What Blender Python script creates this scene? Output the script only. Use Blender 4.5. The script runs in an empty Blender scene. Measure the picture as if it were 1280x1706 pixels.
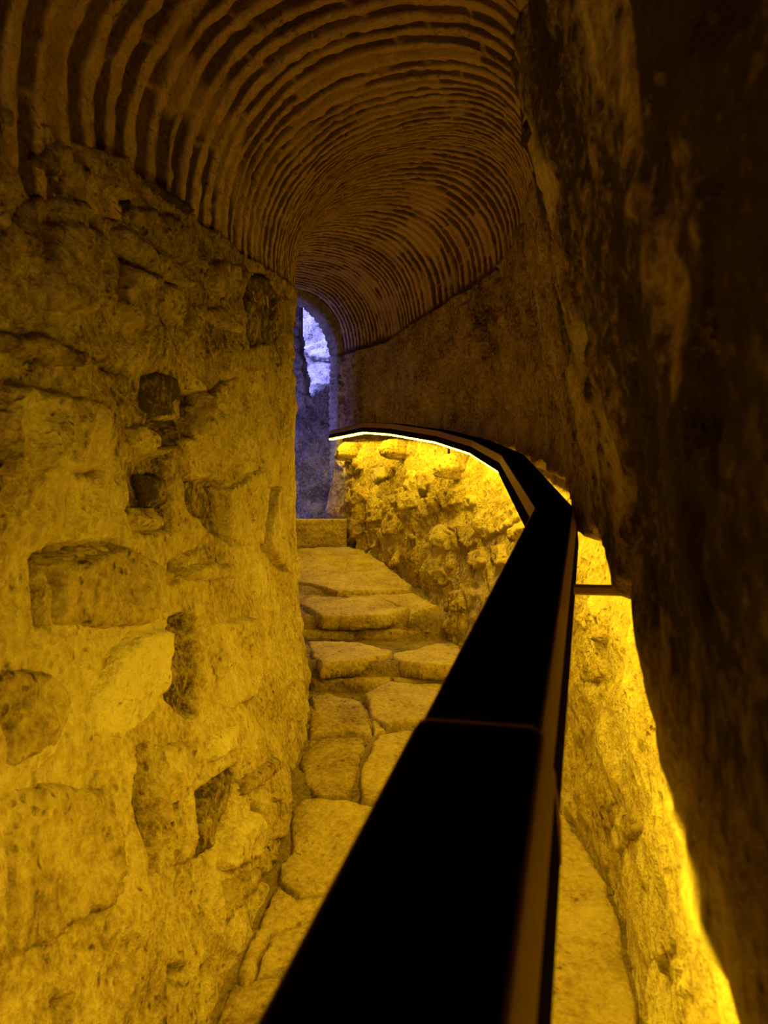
import bpy, bmesh, math, random
import numpy as np

# ------------------------------------------------------------------ noise
def _hash(ix, iy, iz, seed):
    h = (ix.astype(np.int64) * 374761393 + iy.astype(np.int64) * 668265263 +
         iz.astype(np.int64) * 2147483647 + seed * 974634777) & 0xFFFFFFFF
    h = ((h ^ (h >> 13)) * 1274126177) & 0xFFFFFFFF
    h = ((h ^ (h >> 16)) * 2246822519) & 0xFFFFFFFF
    return ((h ^ (h >> 15)) & 0xFFFFFF) / float(0xFFFFFF)


def vnoise(p, seed=0):
    """smooth value noise in -1..1, p is (N,3)"""
    f = np.floor(p); t = p - f
    t = t * t * t * (t * (t * 6 - 15) + 10)
    i = f.astype(np.int64)
    out = 0
    for dx in (0, 1):
        wx = t[:, 0] if dx else 1 - t[:, 0]
        for dy in (0, 1):
            wy = t[:, 1] if dy else 1 - t[:, 1]
            for dz in (0, 1):
                wz = t[:, 2] if dz else 1 - t[:, 2]
                out = out + wx * wy * wz * _hash(i[:, 0] + dx, i[:, 1] + dy, i[:, 2] + dz, seed)
    return out * 2 - 1


def fbm(p, freq, octs=4, seed=0, gain=.5):
    a, s, n = 1.0, 0, 0
    for k in range(octs):
        s = s + a * vnoise(p * freq + 17.3 * k, seed + k)
        n += a; a *= gain; freq *= 2.03
    return s / n


def worley(p, seed=0):
    """F1, F2 and a random value of the nearest cell"""
    f = np.floor(p).astype(np.int64)
    n = len(p)
    d1 = np.full(n, 9.); d2 = np.full(n, 9.); c = np.zeros(n)
    for dx in (-1, 0, 1):
        for dy in (-1, 0, 1):
            for dz in (-1, 0, 1):
                i = f + np.array([dx, dy, dz])
                q = np.stack([_hash(i[:, 0], i[:, 1], i[:, 2], seed + k) for k in (1, 2, 3)], 1)
                d = np.linalg.norm(i + .1 + .8 * q - p, axis=1)
                r = _hash(i[:, 0], i[:, 1], i[:, 2], seed + 9)
                m = d < d1
                d2 = np.where(m, d1, np.minimum(d2, d))
                c = np.where(m, r, c)
                d1 = np.where(m, d, d1)
    return d1, d2, c


def sstep(a, b, x):
    t = np.clip((x - a) / (b - a), 0, 1)
    return t * t * (3 - 2 * t)


def sdf_poly(poly, x, y):
    """signed distance to a polygon, positive inside"""
    P = np.asarray(poly, float)
    d = np.full(x.shape, 1e9); inside = np.zeros(x.shape, bool)
    for i in range(len(P)):
        a, b = P[i], P[(i + 1) % len(P)]
        e = b - a
        L = max(e @ e, 1e-12)
        t = np.clip(((x - a[0]) * e[0] + (y - a[1]) * e[1]) / L, 0, 1)
        d = np.minimum(d, np.hypot(x - a[0] - t * e[0], y - a[1] - t * e[1]))
        if a[1] != b[1]:
            c = ((a[1] > y) != (b[1] > y)) & (x < (b[0] - a[0]) * (y - a[1]) / (b[1] - a[1]) + a[0])
            inside ^= c
    return np.where(inside, d, -d)


# ------------------------------------------------------------------ the passage
EYE = 1.2            # eye height over the floor where the photographer stands; all z below are over world zero
Rc = np.array([(-.45, -2.0), (-.02, -.4), (.213, .45), (.41, 1.45), (.54, 2.0), (.65, 2.7), (.68, 3.3), (.655, 4.2),
               (.48, 4.8), (.21, 5.4), (.02, 5.95), (-.40, 6.75)])
Lc = np.array([(-1.1, -1.8), (-.70, -.2), (-.60, .6), (-.56, 1.4), (-.51, 2.0), (-.46, 2.65), (-.425, 3.25), (-.46, 3.95),
               (-.58, 4.4), (-.76, 4.85), (-.93, 5.35), (-1.3, 6.2)])


def catmull(C, n=80):
    C = np.vstack([2 * C[0] - C[1], C, 2 * C[-1] - C[-2]])
    out, us = [], []
    for i in range(1, len(C) - 2):
        p0, p1, p2, p3 = C[i - 1:i + 3]
        for k in range(n):
            t = k / n
            out.append(.5 * (2 * p1 + (p2 - p0) * t + (2 * p0 - 5 * p1 + 4 * p2 - p3) * t * t + (3 * p1 - p0 - 3 * p2 + p3) * t ** 3))
            us.append(i - 1 + t)
    out.append(C[-2]); us.append(len(C) - 3)
    return np.array(out), np.array(us)


class Curve:
    def __init__(self, C, side):
        self.p, self.u = catmull(C)
        d = np.gradient(self.p, axis=0)
        d /= np.linalg.norm(d, axis=1)[:, None]
        self.n = np.stack([d[:, 1], -d[:, 0]], 1) * side      # inward normal
        self.s = np.concatenate([[0], np.cumsum(np.linalg.norm(np.diff(self.p, axis=0), axis=1))])
        self.len = self.s[-1]

    def at(self, s):
        x = np.interp(s, self.s, self.p[:, 0]); y = np.interp(s, self.s, self.p[:, 1])
        nx = np.interp(s, self.s, self.n[:, 0]); ny = np.interp(s, self.s, self.n[:, 1])
        l = np.hypot(nx, ny)
        return x, y, nx / l, ny / l

    def s_of_u(self, u): return np.interp(u, self.u, self.s)


LW, RW = Curve(Lc, 1), Curve(Rc, -1)


def floor_z(Y):
    """the worn flight of steps (metres over world zero)"""
    return EYE + np.interp(Y, [-3, 0, 2.42, 2.98, 2.985, 3.56, 3.60, 4.18, 4.22, 4.74, 4.76, 6.14, 6.19, 9],
                           [-1.55, -1.2, -.905, -.87, -.846, -.835, -.71, -.70, -.575, -.505, -.485, -.27, -.06, -.06])


def spring_left(Y):
    return EYE + np.interp(Y, [-2, 0, 1.14, 1.6, 2.08, 2.55, 3.25, 3.95, 4.6, 5.3, 6.2],
                           [-.05, .30, .586, .716, .777, .843, .97, 1.12, 1.2, 1.27, 1.33])


def spring_right(Y):
    return EYE + np.interp(Y, [-2, 0, .45, 1.45, 2.0, 2.7, 3.3, 3.9, 4.8, 5.4, 5.95, 6.75],
                           [.15, .5, .6, .85, 1.02, 1.1, 1.22, 1.35, 1.34, 1.30, 1.29, 1.35])


RAIL = np.array([(-.27, -.7, -.356), (.076, .62, -.175), (.443, 2.0, .014), (.554, 3.3, .2475), (.53, 4.2, .394),
                 (.371, 4.75, .505), (.095, 5.3, .609), (-.099, 5.75, .669), (-.4125, 6.6, .70)])
RAIL[:, 2] += EYE


def rail_z(Y): return np.interp(Y, RAIL[:, 1], RAIL[:, 2])


def left_off(Y, z):
    h = z - floor_z(Y)
    toe = np.interp(Y, [-2, 1.0, 2.0, 2.65, 3.25, 3.95, 4.4], [.12, .17, .20, .15, .09, .04, .02])
    return toe * np.clip(1 - h / .85, 0, 1.1) ** 1.4


# the lower edge of the overhanging rock above the lit strip on the right (Y, z under the eye)
EDGE = None


def right_off(Y, z, fine=None):
    h = z - floor_z(Y)
    toe = np.interp(Y, [1.5, 2.0, 2.7, 3.3, 4.2, 4.8, 5.4, 5.95, 6.75], [0, .05, .20, .29, .34, .30, .22, .18, .16])
    rz = rail_z(Y)
    hr = rz - floor_z(Y)
    o = toe * np.clip(1 - h / hr, 0, 1.1) ** .8
    ov = np.interp(Y, [0, .45, 1.45, 2.0, 2.7, 3.3, 3.9], [.02, .05, .17, .15, .14, .09, .02])
    o = o + ov * np.clip((z - rz) / np.maximum(spring_right(Y) - rz, .2), 0, 1.05) ** 1.2
    if EDGE is not None:      # below the edge the masonry stands back
        ze = EYE + np.interp(Y, EDGE[:, 0], EDGE[:, 1])
        back = np.interp(Y, [-2, .9, 1.05, 1.5, 2.1, 2.6, 3.2, 4.5, 5.4, 6.4], [.055, .055, .075, .10, .10, .09, .09, .09, .07, .04])
        jit = 0 if fine is None else fine
        k = sstep(-.012, .03, z - ze + jit)
        o = o - back * (1 - k) + k * .034 * np.exp(-((Y - 2.05) / .42) ** 2) * np.exp(-np.clip(z - rz, 0, 9) / .25)
    return o



# ------------------------------------------------------------------ stone outlines traced from image pixels, in wall coordinates (run along the wall, height) and in plan
LEFT_STONES = [
    ([(3.002, 1.396), (3.081, 1.411), (3.24, 1.411), (3.342, 1.412), (3.374, 1.349), (3.358, 1.28), (3.195, 1.263), (3.002, 1.256)], 0.035, 0.62),  # A
    ([(3.546, 1.505), (3.639, 1.534), (3.746, 1.545), (3.813, 1.522), (3.806, 1.432), (3.582, 1.405), (3.546, 1.424)], 0.012, 0.02),  # B
    ([(3.963, 1.526), (4.136, 1.589), (4.31, 1.642), (4.343, 1.53), (4.31, 1.44), (3.947, 1.407)], 0.028, 0.5),  # C
    ([(3.459, 1.385), (3.532, 1.402), (3.596, 1.401), (3.674, 1.381), (3.66, 1.345), (3.582, 1.328), (3.481, 1.338)], 0.03, 0.6),  # D
    ([(3.532, 1.194), (3.611, 1.204), (3.717, 1.198), (3.717, 1.159), (3.532, 1.16)], -0.01, 0.55),  # E
    ([(3.632, 1.275), (3.732, 1.292), (3.754, 1.253), (3.746, 1.211), (3.653, 1.219)], -0.012, 0.12),  # F
    ([(4.136, 1.271), (4.535, 1.352), (4.729, 1.299), (4.663, 1.19), (4.596, 1.086), (4.351, 1.081), (4.235, 1.112)], 0.03, 0.65),  # G
    ([(4.766, 1.296), (5.37, 1.338), (5.671, 1.162), (5.435, 0.904), (4.868, 0.97), (4.626, 1.067), (4.678, 1.19)], 0.028, 0.62),  # H
    ([(3.836, 1.064), (4.012, 1.063), (4.227, 1.045), (4.244, 0.988), (3.971, 1.005), (3.821, 1.025)], 0.035, 0.6),  # I
    ([(3.167, 1.116), (3.436, 1.136), (3.639, 1.086), (3.717, 1.059), (3.667, 1.007), (3.532, 0.949), (3.326, 0.974), (3.167, 1.004)], 0.045, 0.5),  # J
    ([(3.334, 0.938), (3.436, 0.951), (3.603, 0.94), (3.596, 0.865), (3.568, 0.795), (3.488, 0.766), (3.405, 0.749), (3.301, 0.766), (3.24, 0.799), (3.275, 0.859)], 0.04, 0.95),  # K
    ([(3.883, 0.912), (4.367, 0.862), (4.31, 0.761), (4.269, 0.692), (4.177, 0.636), (3.98, 0.656), (3.791, 0.688), (3.829, 0.785)], 0.03, 0.6),  # M
    ([(3.769, 0.65), (3.98, 0.625), (3.915, 0.559), (3.829, 0.58), (3.717, 0.589)], 0.035, 1.0),  # N
    ([(3.488, 0.711), (3.66, 0.669), (3.603, 0.551), (3.539, 0.44), (3.444, 0.456), (3.436, 0.514), (3.451, 0.609)], 0.03, 0.62),  # O
    ([(3.625, 0.547), (3.746, 0.546), (3.891, 0.533), (3.806, 0.441), (3.667, 0.416), (3.554, 0.443)], 0.0, 0.2),  # P
    ([(3.875, 0.508), (4.252, 0.449), (4.235, 0.403), (3.996, 0.434), (3.836, 0.463)], 0.035, 0.4),  # Q
    ([(3.002, 0.973), (3.129, 0.946), (3.195, 0.903), (3.213, 0.852), (3.158, 0.798), (3.052, 0.813), (2.972, 0.824)], 0.02, 0.42),  # R
    ([(3.091, 0.766), (3.284, 0.697), (3.301, 0.662), (3.266, 0.585), (3.222, 0.52), (3.167, 0.523), (3.012, 0.55), (2.901, 0.582), (2.962, 0.801)], 0.03, 0.44),  # S
    ([(3.653, 0.358), (3.798, 0.32), (3.955, 0.287), (3.98, 0.321), (3.931, 0.405), (3.806, 0.431), (3.71, 0.415), (3.646, 0.395)], 0.05, 0.7),  # T
    ([(3.632, 0.361), (3.589, 0.278), (3.717, 0.257), (3.852, 0.25), (3.931, 0.272), (3.791, 0.307)], 0.025, 0.45),  # U
    ([(4.012, 0.328), (4.293, 0.271), (4.252, 0.229), (4.111, 0.245), (3.98, 0.286)], 0.03, 0.55),  # V
    ([(3.98, 0.27), (4.119, 0.23), (4.061, 0.218), (3.947, 0.234)], 0.025, 0.5),  # W
    ([(4.037, 0.381), (4.152, 0.387), (4.244, 0.325), (4.169, 0.321)], 0.025, 0.55),  # X
    ([(3.071, 1.755), (3.148, 1.827), (3.317, 1.856), (3.317, 1.816), (3.258, 1.79), (3.158, 1.764)], 0.03, 0.3),  # a
    ([(3.129, 1.683), (3.186, 1.706), (3.301, 1.746), (3.309, 1.653), (3.258, 1.557), (3.139, 1.528), (3.11, 1.59)], 0.03, 0.45),  # b
    ([(3.413, 1.78), (3.481, 1.81), (3.582, 1.803), (3.852, 1.798), (3.852, 1.777), (3.754, 1.751), (3.554, 1.734), (3.436, 1.731)], 0.035, 0.45),  # c
    ([(3.503, 1.854), (3.582, 1.89), (3.783, 1.931), (3.971, 1.897), (3.931, 1.847), (3.754, 1.814), (3.603, 1.809), (3.481, 1.82)], 0.03, 0.35),  # d
    ([(3.525, 1.92), (3.582, 1.948), (3.852, 1.993), (3.852, 1.963), (3.674, 1.928)], 0.03, 0.05),  # e
    ([(3.413, 1.836), (3.503, 1.872), (3.503, 1.854), (3.436, 1.805), (3.413, 1.803)], 0.0, 0.02),  # f
    ([(3.436, 1.716), (3.689, 1.761), (3.821, 1.752), (3.821, 1.656), (3.503, 1.583), (3.421, 1.622)], 0.03, 0.4),  # g
    ([(3.988, 1.898), (4.194, 1.972), (4.416, 2.006), (4.416, 1.951), (4.194, 1.836), (4.012, 1.832)], 0.03, 0.35),  # h
    ([(4.48, 2.018), (4.722, 2.084), (4.987, 2.09), (4.802, 1.848), (4.448, 1.755), (4.416, 1.904)], -0.005, 0.12),  # i
    ([(4.128, 1.727), (4.326, 1.767), (4.416, 1.733), (4.416, 1.67), (4.103, 1.612)], 0.0, 0.2),  # j
    ([(3.002, 1.655), (3.091, 1.722), (3.258, 1.775), (3.301, 1.764), (3.275, 1.743), (3.129, 1.687), (3.101, 1.611), (3.002, 1.571)], 0.025, 0.3),  # k
    ([(3.002, 1.473), (3.148, 1.5), (3.309, 1.498), (3.398, 1.484), (3.148, 1.437), (3.002, 1.432)], 0.03, 0.3),  # l
    ([(3.907, 1.759), (4.194, 1.822), (4.326, 1.805), (4.359, 1.777), (4.103, 1.735), (3.907, 1.721)], 0.03, 0.5),  # m
]
LEFT_HOLES = [
    ([(3.582, 1.404), (3.806, 1.43), (3.769, 1.369), (3.717, 1.353), (3.66, 1.36), (3.639, 1.386)], 0.06),
    ([(3.821, 1.512), (3.971, 1.533), (3.939, 1.407), (3.813, 1.391)], 0.055),
    ([(3.51, 1.299), (3.611, 1.327), (3.769, 1.345), (3.769, 1.266), (3.776, 1.154), (3.503, 1.157), (3.474, 1.205)], 0.04),
    ([(3.821, 1.293), (4.136, 1.297), (4.211, 1.207), (4.244, 1.101), (4.07, 1.15), (3.899, 1.199)], 0.035),
    ([(3.717, 1.073), (3.963, 1.098), (3.852, 1.07), (3.813, 1.029), (3.725, 1.033)], 0.04),
    ([(3.101, 1.125), (3.167, 1.14), (3.342, 1.142), (3.436, 1.138), (3.195, 1.125), (3.158, 1.112), (3.158, 1.008), (3.12, 1.014)], 0.045),
    ([(3.703, 0.948), (3.867, 0.931), (3.836, 0.845), (3.769, 0.698), (3.689, 0.703), (3.589, 0.784), (3.639, 0.909)], 0.035),
    ([(4.343, 0.815), (4.4, 0.814), (4.343, 0.716), (4.318, 0.642), (4.244, 0.662), (4.269, 0.73)], 0.03),
    ([(3.405, 0.723), (3.459, 0.726), (3.481, 0.709), (3.444, 0.611), (3.413, 0.472), (3.366, 0.497), (3.366, 0.589), (3.366, 0.666)], 0.04),
    ([(3.625, 0.549), (3.813, 0.542), (3.899, 0.532), (3.806, 0.44), (3.667, 0.414), (3.554, 0.442)], 0.035),
    ([(3.195, 1.297), (3.275, 1.316), (3.342, 1.289), (3.326, 1.269), (3.24, 1.268)], 0.04),
    ([(3.947, 0.435), (3.971, 0.401), (4.02, 0.33), (3.971, 0.353), (3.923, 0.402)], 0.05),
    ([(4.48, 0.32), (4.604, 0.266), (4.89, 0.115), (4.671, 0.147), (4.472, 0.241)], 0.05),
    ([(4.285, 0.264), (4.318, 0.25), (4.202, 0.183), (4.111, 0.218)], 0.04),
    ([(3.875, 0.255), (3.971, 0.202), (3.963, 0.196), (3.86, 0.245)], 0.04),
    ([(3.071, 1.753), (3.158, 1.762), (3.258, 1.788), (3.301, 1.779), (3.292, 1.769), (3.231, 1.768), (3.148, 1.75), (3.091, 1.749)], 0.03),
    ([(3.342, 1.764), (3.382, 1.781), (3.382, 1.765), (3.342, 1.75)], 0.05),
    ([(3.413, 1.836), (3.51, 1.874), (3.503, 1.852), (3.436, 1.805), (3.405, 1.803)], 0.035),
    ([(4.48, 2.018), (4.722, 2.084), (4.987, 2.09), (4.802, 1.848), (4.448, 1.755), (4.416, 1.904)], 0.03),
    ([(5.041, 2.145), (5.546, 2.237), (5.546, 2.204), (5.113, 2.116)], 0.04),
    ([(2.992, 0.478), (3.022, 0.46), (3.012, 0.436), (2.992, 0.449)], 0.03),
    ([(3.326, 1.497), (3.481, 1.498), (3.459, 1.484), (3.334, 1.483)], 0.03),
    ([(3.342, 0.326), (3.413, 0.285), (3.366, 0.29), (3.334, 0.306)], 0.035),
    ([(3.459, 0.255), (3.51, 0.24), (3.503, 0.234), (3.459, 0.243)], 0.03),
]
RIGHT_STONES = [
    ([(7.619, 1.255), (7.595, 1.503), (7.499, 1.485), (7.392, 1.303), (7.392, 1.227), (7.572, 1.202)], 0.05, 0.7),  # a
    ([(8.329, 1.306), (8.165, 1.317), (8.02, 1.244), (8.066, 1.132), (8.278, 1.1)], 0.04, 0.55),  # b
    ([(7.54, 1.008), (7.401, 1.063), (7.267, 1.006), (7.174, 0.865), (7.191, 0.756), (7.359, 0.779), (7.491, 0.87)], 0.05, 0.4),  # c
    ([(7.091, 1.083), (7.025, 1.131), (6.867, 1.099), (6.72, 1.069), (6.594, 0.986), (6.83, 0.953), (7.025, 1.014)], 0.05, 0.7),  # d
    ([(6.756, 1.314), (6.616, 1.289), (6.594, 1.245), (6.734, 1.207)], 0.05, 0.8),  # e
    ([(6.424, 1.16), (6.343, 1.253), (6.04, 1.335), (5.773, 1.237), (5.702, 1.167), (6.064, 1.087), (6.314, 1.039)], 0.05, 0.6),  # f
    ([(6.749, 1.124), (6.491, 1.159), (6.362, 1.119), (6.343, 1.028), (6.491, 0.98), (6.639, 1.027)], 0.04, 0.45),  # g
    ([(8.68, 1.187), (8.504, 1.233), (8.371, 1.188), (8.361, 1.025), (8.585, 0.944)], 0.04, 0.4),  # h
    ([(6.96, 0.843), (6.822, 0.886), (6.661, 0.809), (6.72, 0.75), (6.905, 0.768)], 0.05, 0.5),  # i
    ([(6.555, 0.754), (6.264, 0.8), (6.087, 0.777), (6.222, 0.665), (6.352, 0.65)], 0.05, 0.5),  # j
    ([(7.915, 1.327), (7.728, 1.39), (7.548, 1.332), (7.619, 1.255), (7.842, 1.243)], 0.04, 0.6),  # k
    ([(7.499, 1.485), (7.309, 1.488), (7.225, 1.386), (7.284, 1.326), (7.426, 1.329)], 0.04, 0.6),  # l
    ([(7.107, 1.346), (6.913, 1.387), (6.778, 1.359), (6.756, 1.246), (6.96, 1.202), (7.107, 1.262)], 0.05, 0.55),  # m
    ([(6.433, 0.993), (6.295, 1.019), (6.122, 0.939), (6.189, 0.886), (6.433, 0.91)], 0.05, 0.6),  # n
    ([(6.156, 1.025), (5.919, 1.054), (5.737, 0.955), (5.98, 0.911)], 0.05, 0.55),  # o
    ([(8.361, 1.055), (8.13, 1.088), (7.928, 1.009), (8.028, 0.922), (8.258, 0.912)], 0.045, 0.55),  # p
    ([(8.035, 1.174), (7.829, 1.216), (7.649, 1.136), (7.656, 1.031), (7.888, 1.024)], 0.045, 0.5),  # q
    ([(7.815, 0.958), (7.603, 0.967), (7.483, 0.845), (7.619, 0.797)], 0.04, 0.5),  # r
    ([(6.778, 0.69), (6.578, 0.731), (6.334, 0.611), (6.324, 0.521), (6.499, 0.55)], 0.04, 0.5),  # s
    ([(7.384, 1.29), (7.149, 1.311), (7.05, 1.202), (7.25, 1.141)], 0.05, 0.5),  # t
    ([(8.426, 1.547), (8.097, 1.616), (7.862, 1.531), (7.963, 1.453), (8.329, 1.424)], 0.04, 0.6),  # u
    ([(8.847, 1.648), (8.656, 1.682), (8.504, 1.551), (8.656, 1.496), (8.847, 1.52)], 0.04, 0.55),  # v
    ([(6.004, 1.107), (5.702, 1.158), (5.632, 1.124), (5.737, 1.061), (5.919, 1.063)], 0.05, 0.6),  # w
    ([(8.692, 1.389), (8.448, 1.412), (8.361, 1.291), (8.539, 1.233), (8.727, 1.28)], 0.04, 0.55),  # x
    ([(3.176, 0.585), (3.068, 0.663), (3.013, 0.68), (3.04, 0.608), (3.189, 0.506)], 0.02, 0.9),  # A
    ([(4.695, 0.86), (4.494, 0.906), (4.392, 0.88), (4.512, 0.825)], 0.02, 0.5),  # B
    ([(4.457, 0.824), (4.283, 0.87), (4.292, 0.823)], 0.025, 0.6),  # C
    ([(4.429, 0.962), (4.346, 0.975), (4.319, 0.892), (4.429, 0.886)], 0.02, 0.8),  # D
    ([(3.727, 0.874), (3.495, 0.931), (3.462, 0.894), (3.605, 0.856), (3.86, 0.827)], 0.02, 0.7),  # E
    ([(4.257, 0.432), (3.995, 0.488), (3.77, 0.525), (3.963, 0.375), (4.214, 0.352)], 0.02, 0.5),  # F
    ([(4.577, 0.733), (4.374, 0.762), (4.31, 0.712), (4.494, 0.661)], 0.02, 0.5),  # G
    ([(3.451, 0.492), (3.306, 0.582), (3.242, 0.566), (3.368, 0.438)], 0.02, 0.6),  # H
    ([(4.531, 0.142), (4.337, 0.219), (4.292, 0.202), (4.503, 0.087)], 0.03, 0.9),  # I
]
FLAGS = [
    ('riser_top', [(-0.753, 6.613), (-0.313, 6.613), (-0.28, 6.148), (-0.7, 6.146)]),
    ('S1', [(-0.695, 6.033), (-0.44, 6.143), (-0.14, 6.11), (-0.014, 5.921), (0.095, 5.269), (0.184, 4.917), (0.161, 4.804), (-0.012, 4.779), (-0.291, 4.744), (-0.468, 4.943), (-0.594, 5.047)]),
    ('S1b', [(-0.591, 5.02), (-0.466, 4.917), (-0.297, 4.741), (-0.203, 4.667), (-0.363, 4.571), (-0.487, 4.524), (-0.544, 4.619)]),
    ('S2a', [(-0.478, 4.502), (-0.203, 4.667), (-0.035, 4.619), (0.091, 4.412), (0.147, 4.4), (0.101, 4.327), (-0.032, 4.219), (-0.172, 4.214), (-0.348, 4.245)]),
    ('S2b', [(-0.279, 4.746), (-0.011, 4.76), (0.185, 4.784), (0.315, 4.457), (0.235, 4.348), (0.138, 4.285), (0.142, 4.412), (0.092, 4.434), (-0.023, 4.619), (-0.192, 4.692)]),
    ('A', [(-0.421, 4.167), (-0.201, 4.139), (-0.072, 4.071), (0.045, 3.873), (0.005, 3.752), (-0.149, 3.639), (-0.295, 3.596), (-0.353, 3.776)]),
    ('B', [(0.05, 3.863), (0.121, 3.923), (0.287, 4.139), (0.429, 4.181), (0.499, 4.139), (0.434, 3.594), (0.296, 3.595), (0.176, 3.604), (0.085, 3.669), (0.034, 3.752)]),
    ('C', [(-0.363, 3.591), (-0.294, 3.594), (-0.138, 3.6), (0.017, 3.669), (-0.009, 3.581), (-0.045, 3.565), (-0.098, 3.488), (-0.209, 3.548), (-0.36, 3.562)]),
    ('D', [(0.029, 3.639), (0.139, 3.597), (0.304, 3.59), (0.60, 3.589), (0.62, 3.12), (0.179, 3.11), (0.088, 3.104), (0.008, 3.024), (-0.056, 3.159), (-0.087, 3.403), (-0.018, 3.575)]),
    ('E', [(-0.364, 3.513), (-0.252, 3.523), (-0.19, 3.454), (-0.1, 3.42), (-0.07, 3.217), (-0.042, 2.984), (-0.068, 2.983), (-0.139, 3.019), (-0.252, 2.985), (-0.325, 2.985)]),
    ('F', [(-0.252, 2.983), (-0.13, 3.003), (-0.08, 2.981), (-0.072, 2.883), (-0.09, 2.703), (-0.097, 2.522), (-0.106, 2.439), (-0.213, 2.449), (-0.273, 2.568), (-0.313, 2.795)]),
    ('G', [(-0.026, 2.983), (0.008, 2.993), (0.087, 3.076), (0.169, 3.07), (0.62, 3.06), (0.64, 2.46), (-0.012, 2.4), (-0.081, 2.412), (-0.082, 2.668), (-0.047, 2.873)]),
    ('e2', [(-0.056, 3.132), (-0.008, 3.132), (0.008, 3.024), (-0.038, 2.999)]),
    ('f2', [(-0.328, 2.983), (-0.26, 2.982), (-0.263, 2.934), (-0.314, 2.853)]),
    ('H', [(-0.257, 2.436), (-0.21, 2.443), (-0.089, 2.408), (-0.007, 2.392), (0.202, 2.375), (0.126, 2.075), (-0.025, 1.959), (-0.13, 1.952), (-0.218, 1.932), (-0.276, 2.015), (-0.285, 2.075), (-0.262, 2.138), (-0.284, 2.364)]),
    ('I', [(-0.32, 1.983), (-0.278, 1.989), (-0.217, 1.924), (-0.129, 1.943), (-0.136, 1.914), (-0.203, 1.841), (-0.26, 1.801), (-0.277, 1.738), (-0.283, 1.672), (-0.3, 1.633), (-0.339, 1.689), (-0.336, 1.781), (-0.333, 1.914)]),
    ('Jb', [(-0.203, 1.838), (-0.136, 1.906), (-0.025, 1.952), (0.124, 2.04), (0.063, 1.75), (-0.057, 1.532), (-0.169, 1.532), (-0.216, 1.667), (-0.28, 1.656), (-0.276, 1.731), (-0.255, 1.795)]),
    ('Kb', [(-0.338, 1.684), (-0.299, 1.629), (-0.279, 1.65), (-0.22, 1.661), (-0.176, 1.532), (-0.356, 1.532)]),
]

# ------------------------------------------------------------------ what each stone is
LED_COL = (1.0, .655, .016)
LED_POWER = 52.0
EXPOSURE = 0.40
FILL_POWER = 24.0
STONE_ARGS = {
 'riser_top': dict(label='x', ymin=6.2, ymax=9),
 'S1': dict(label='broad smooth slab filling the long upper tread, its right end against the rubble wall', ymin=4.765, ymax=6.13, tone=.6),
 'S1b': dict(label='low cracked slab against the left wall, just in front of the broad upper slab', ymin=4.3, ymax=4.735, tone=.5, lift=-.012),
 'S2a': dict(label='slab with a curved overhanging lip at the left of the upper step', ymin=4.225, ymax=4.735, tone=.58, lift=.006, crisp=.012),
 'S2b': dict(label='thin cracked slab at the right of the upper step beside the rubble wall', ymin=4.225, ymax=4.735, tone=.56, lift=.0, crisp=.012),
 'A': dict(label='pale pointed slab lying at the left of the middle step', ymin=3.605, ymax=4.17, tone=.66, lift=.006, crisp=.012),
 'B': dict(label='flat slab at the right of the middle step, running under the handrail', ymin=3.605, ymax=4.17, tone=.6, lift=.0, crisp=.012),
 'C0': dict(label='darker slanting stone under the pale pointed slab of the middle step', ymin=3.4, ymax=3.55, tone=.36, slope=.3, lift=.03),
 'D': dict(label='large plain slab sloping below the middle step beside the handrail', ymin=2.99, ymax=3.5, tone=.56, slope=.05, lift=.02),
 'E': dict(label='pitted brownish stone against the left wall, above the darkest paving stone', ymin=2.99, ymax=3.5, tone=.42, slope=.04, rough=1.5),
 'F': dict(label='darkest rounded paving stone by the left wall with a black gap at its corner', ymin=2.3, ymax=2.975, tone=.38),
 'G': dict(label='tall smooth paving stone right of the darkest one, cut off by the handrail', ymin=2.42, ymax=2.975, tone=.6),
 'e2': dict(label='small wedge stone in the joint between the large sloping slab and the tall smooth stone', ymin=2.99, ymax=3.5, tone=.5, step=.006, lift=-.005),
 'f2': dict(label='small chipped stone in the corner between left wall and darkest paving stone', ymin=2.9, ymax=2.975, tone=.4, step=.006, lift=-.005),
 'H': dict(label='large pale paving stone with a notched left edge, lying below the darkest one', ymax=2.41, tone=.62),
 'I': dict(label='long narrow stone against the foot of the left wall, running towards the viewer', ymax=2.41, tone=.55, rough=1.6),
 'Jb': dict(label='big blurred slab nearest the viewer, half covered by the black handrail', ymax=2.41, tone=.6),
 'Kb': dict(label='rough foreground stone at the lower left, between wall foot and big blurred slab', ymax=2.41, tone=.5, rough=1.6),
 'N': dict(label='foreground slab seen between the handrail and the right wall', ymax=2.41, tone=.62),
}
del STONE_ARGS['riser_top'], STONE_ARGS['C0']
FLAGS = [f for f in FLAGS if f[0] not in ('riser_top', 'C')] + [
 ('N', [(.215, 2.38), (.64, 2.40), (.61, 1.95), (.54, 1.5), (.48, 1.2), (.10, 1.2), (.08, 1.75), (.14, 2.06)])]
RISERS = [
 (-.35, .030, 3.615, .20, .335, .412, 'darker riser block under the pale pointed slab of the middle step', .36, -.03),
 (.045, .33, 3.625, .20, .335, .412, 'low riser block under the flat slab at the right of the middle step', .42, .0),
 (-.80, -.30, 6.16, .30, .90, 1.145, 'rough-fronted riser block of the topmost step, below the blue light', .5, .02),
 (-.50, -.165, 4.235, .20, .48, .545, 'rough riser block at the left, under the slab with the curved lip', .42, 0.),
 (-.145, .30, 4.255, .20, .48, .548, 'rough riser block at the right, under the thin cracked slab', .42, .05),
]
BRACKETS = [(1.42, 0, True), (-.1, 0, True), (4.72, .085, False), (5.52, .06, False), (6.36, .07, False)]
BACK0, BACK1 = (-.36, 6.86), (-2.0, 7.55)
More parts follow.
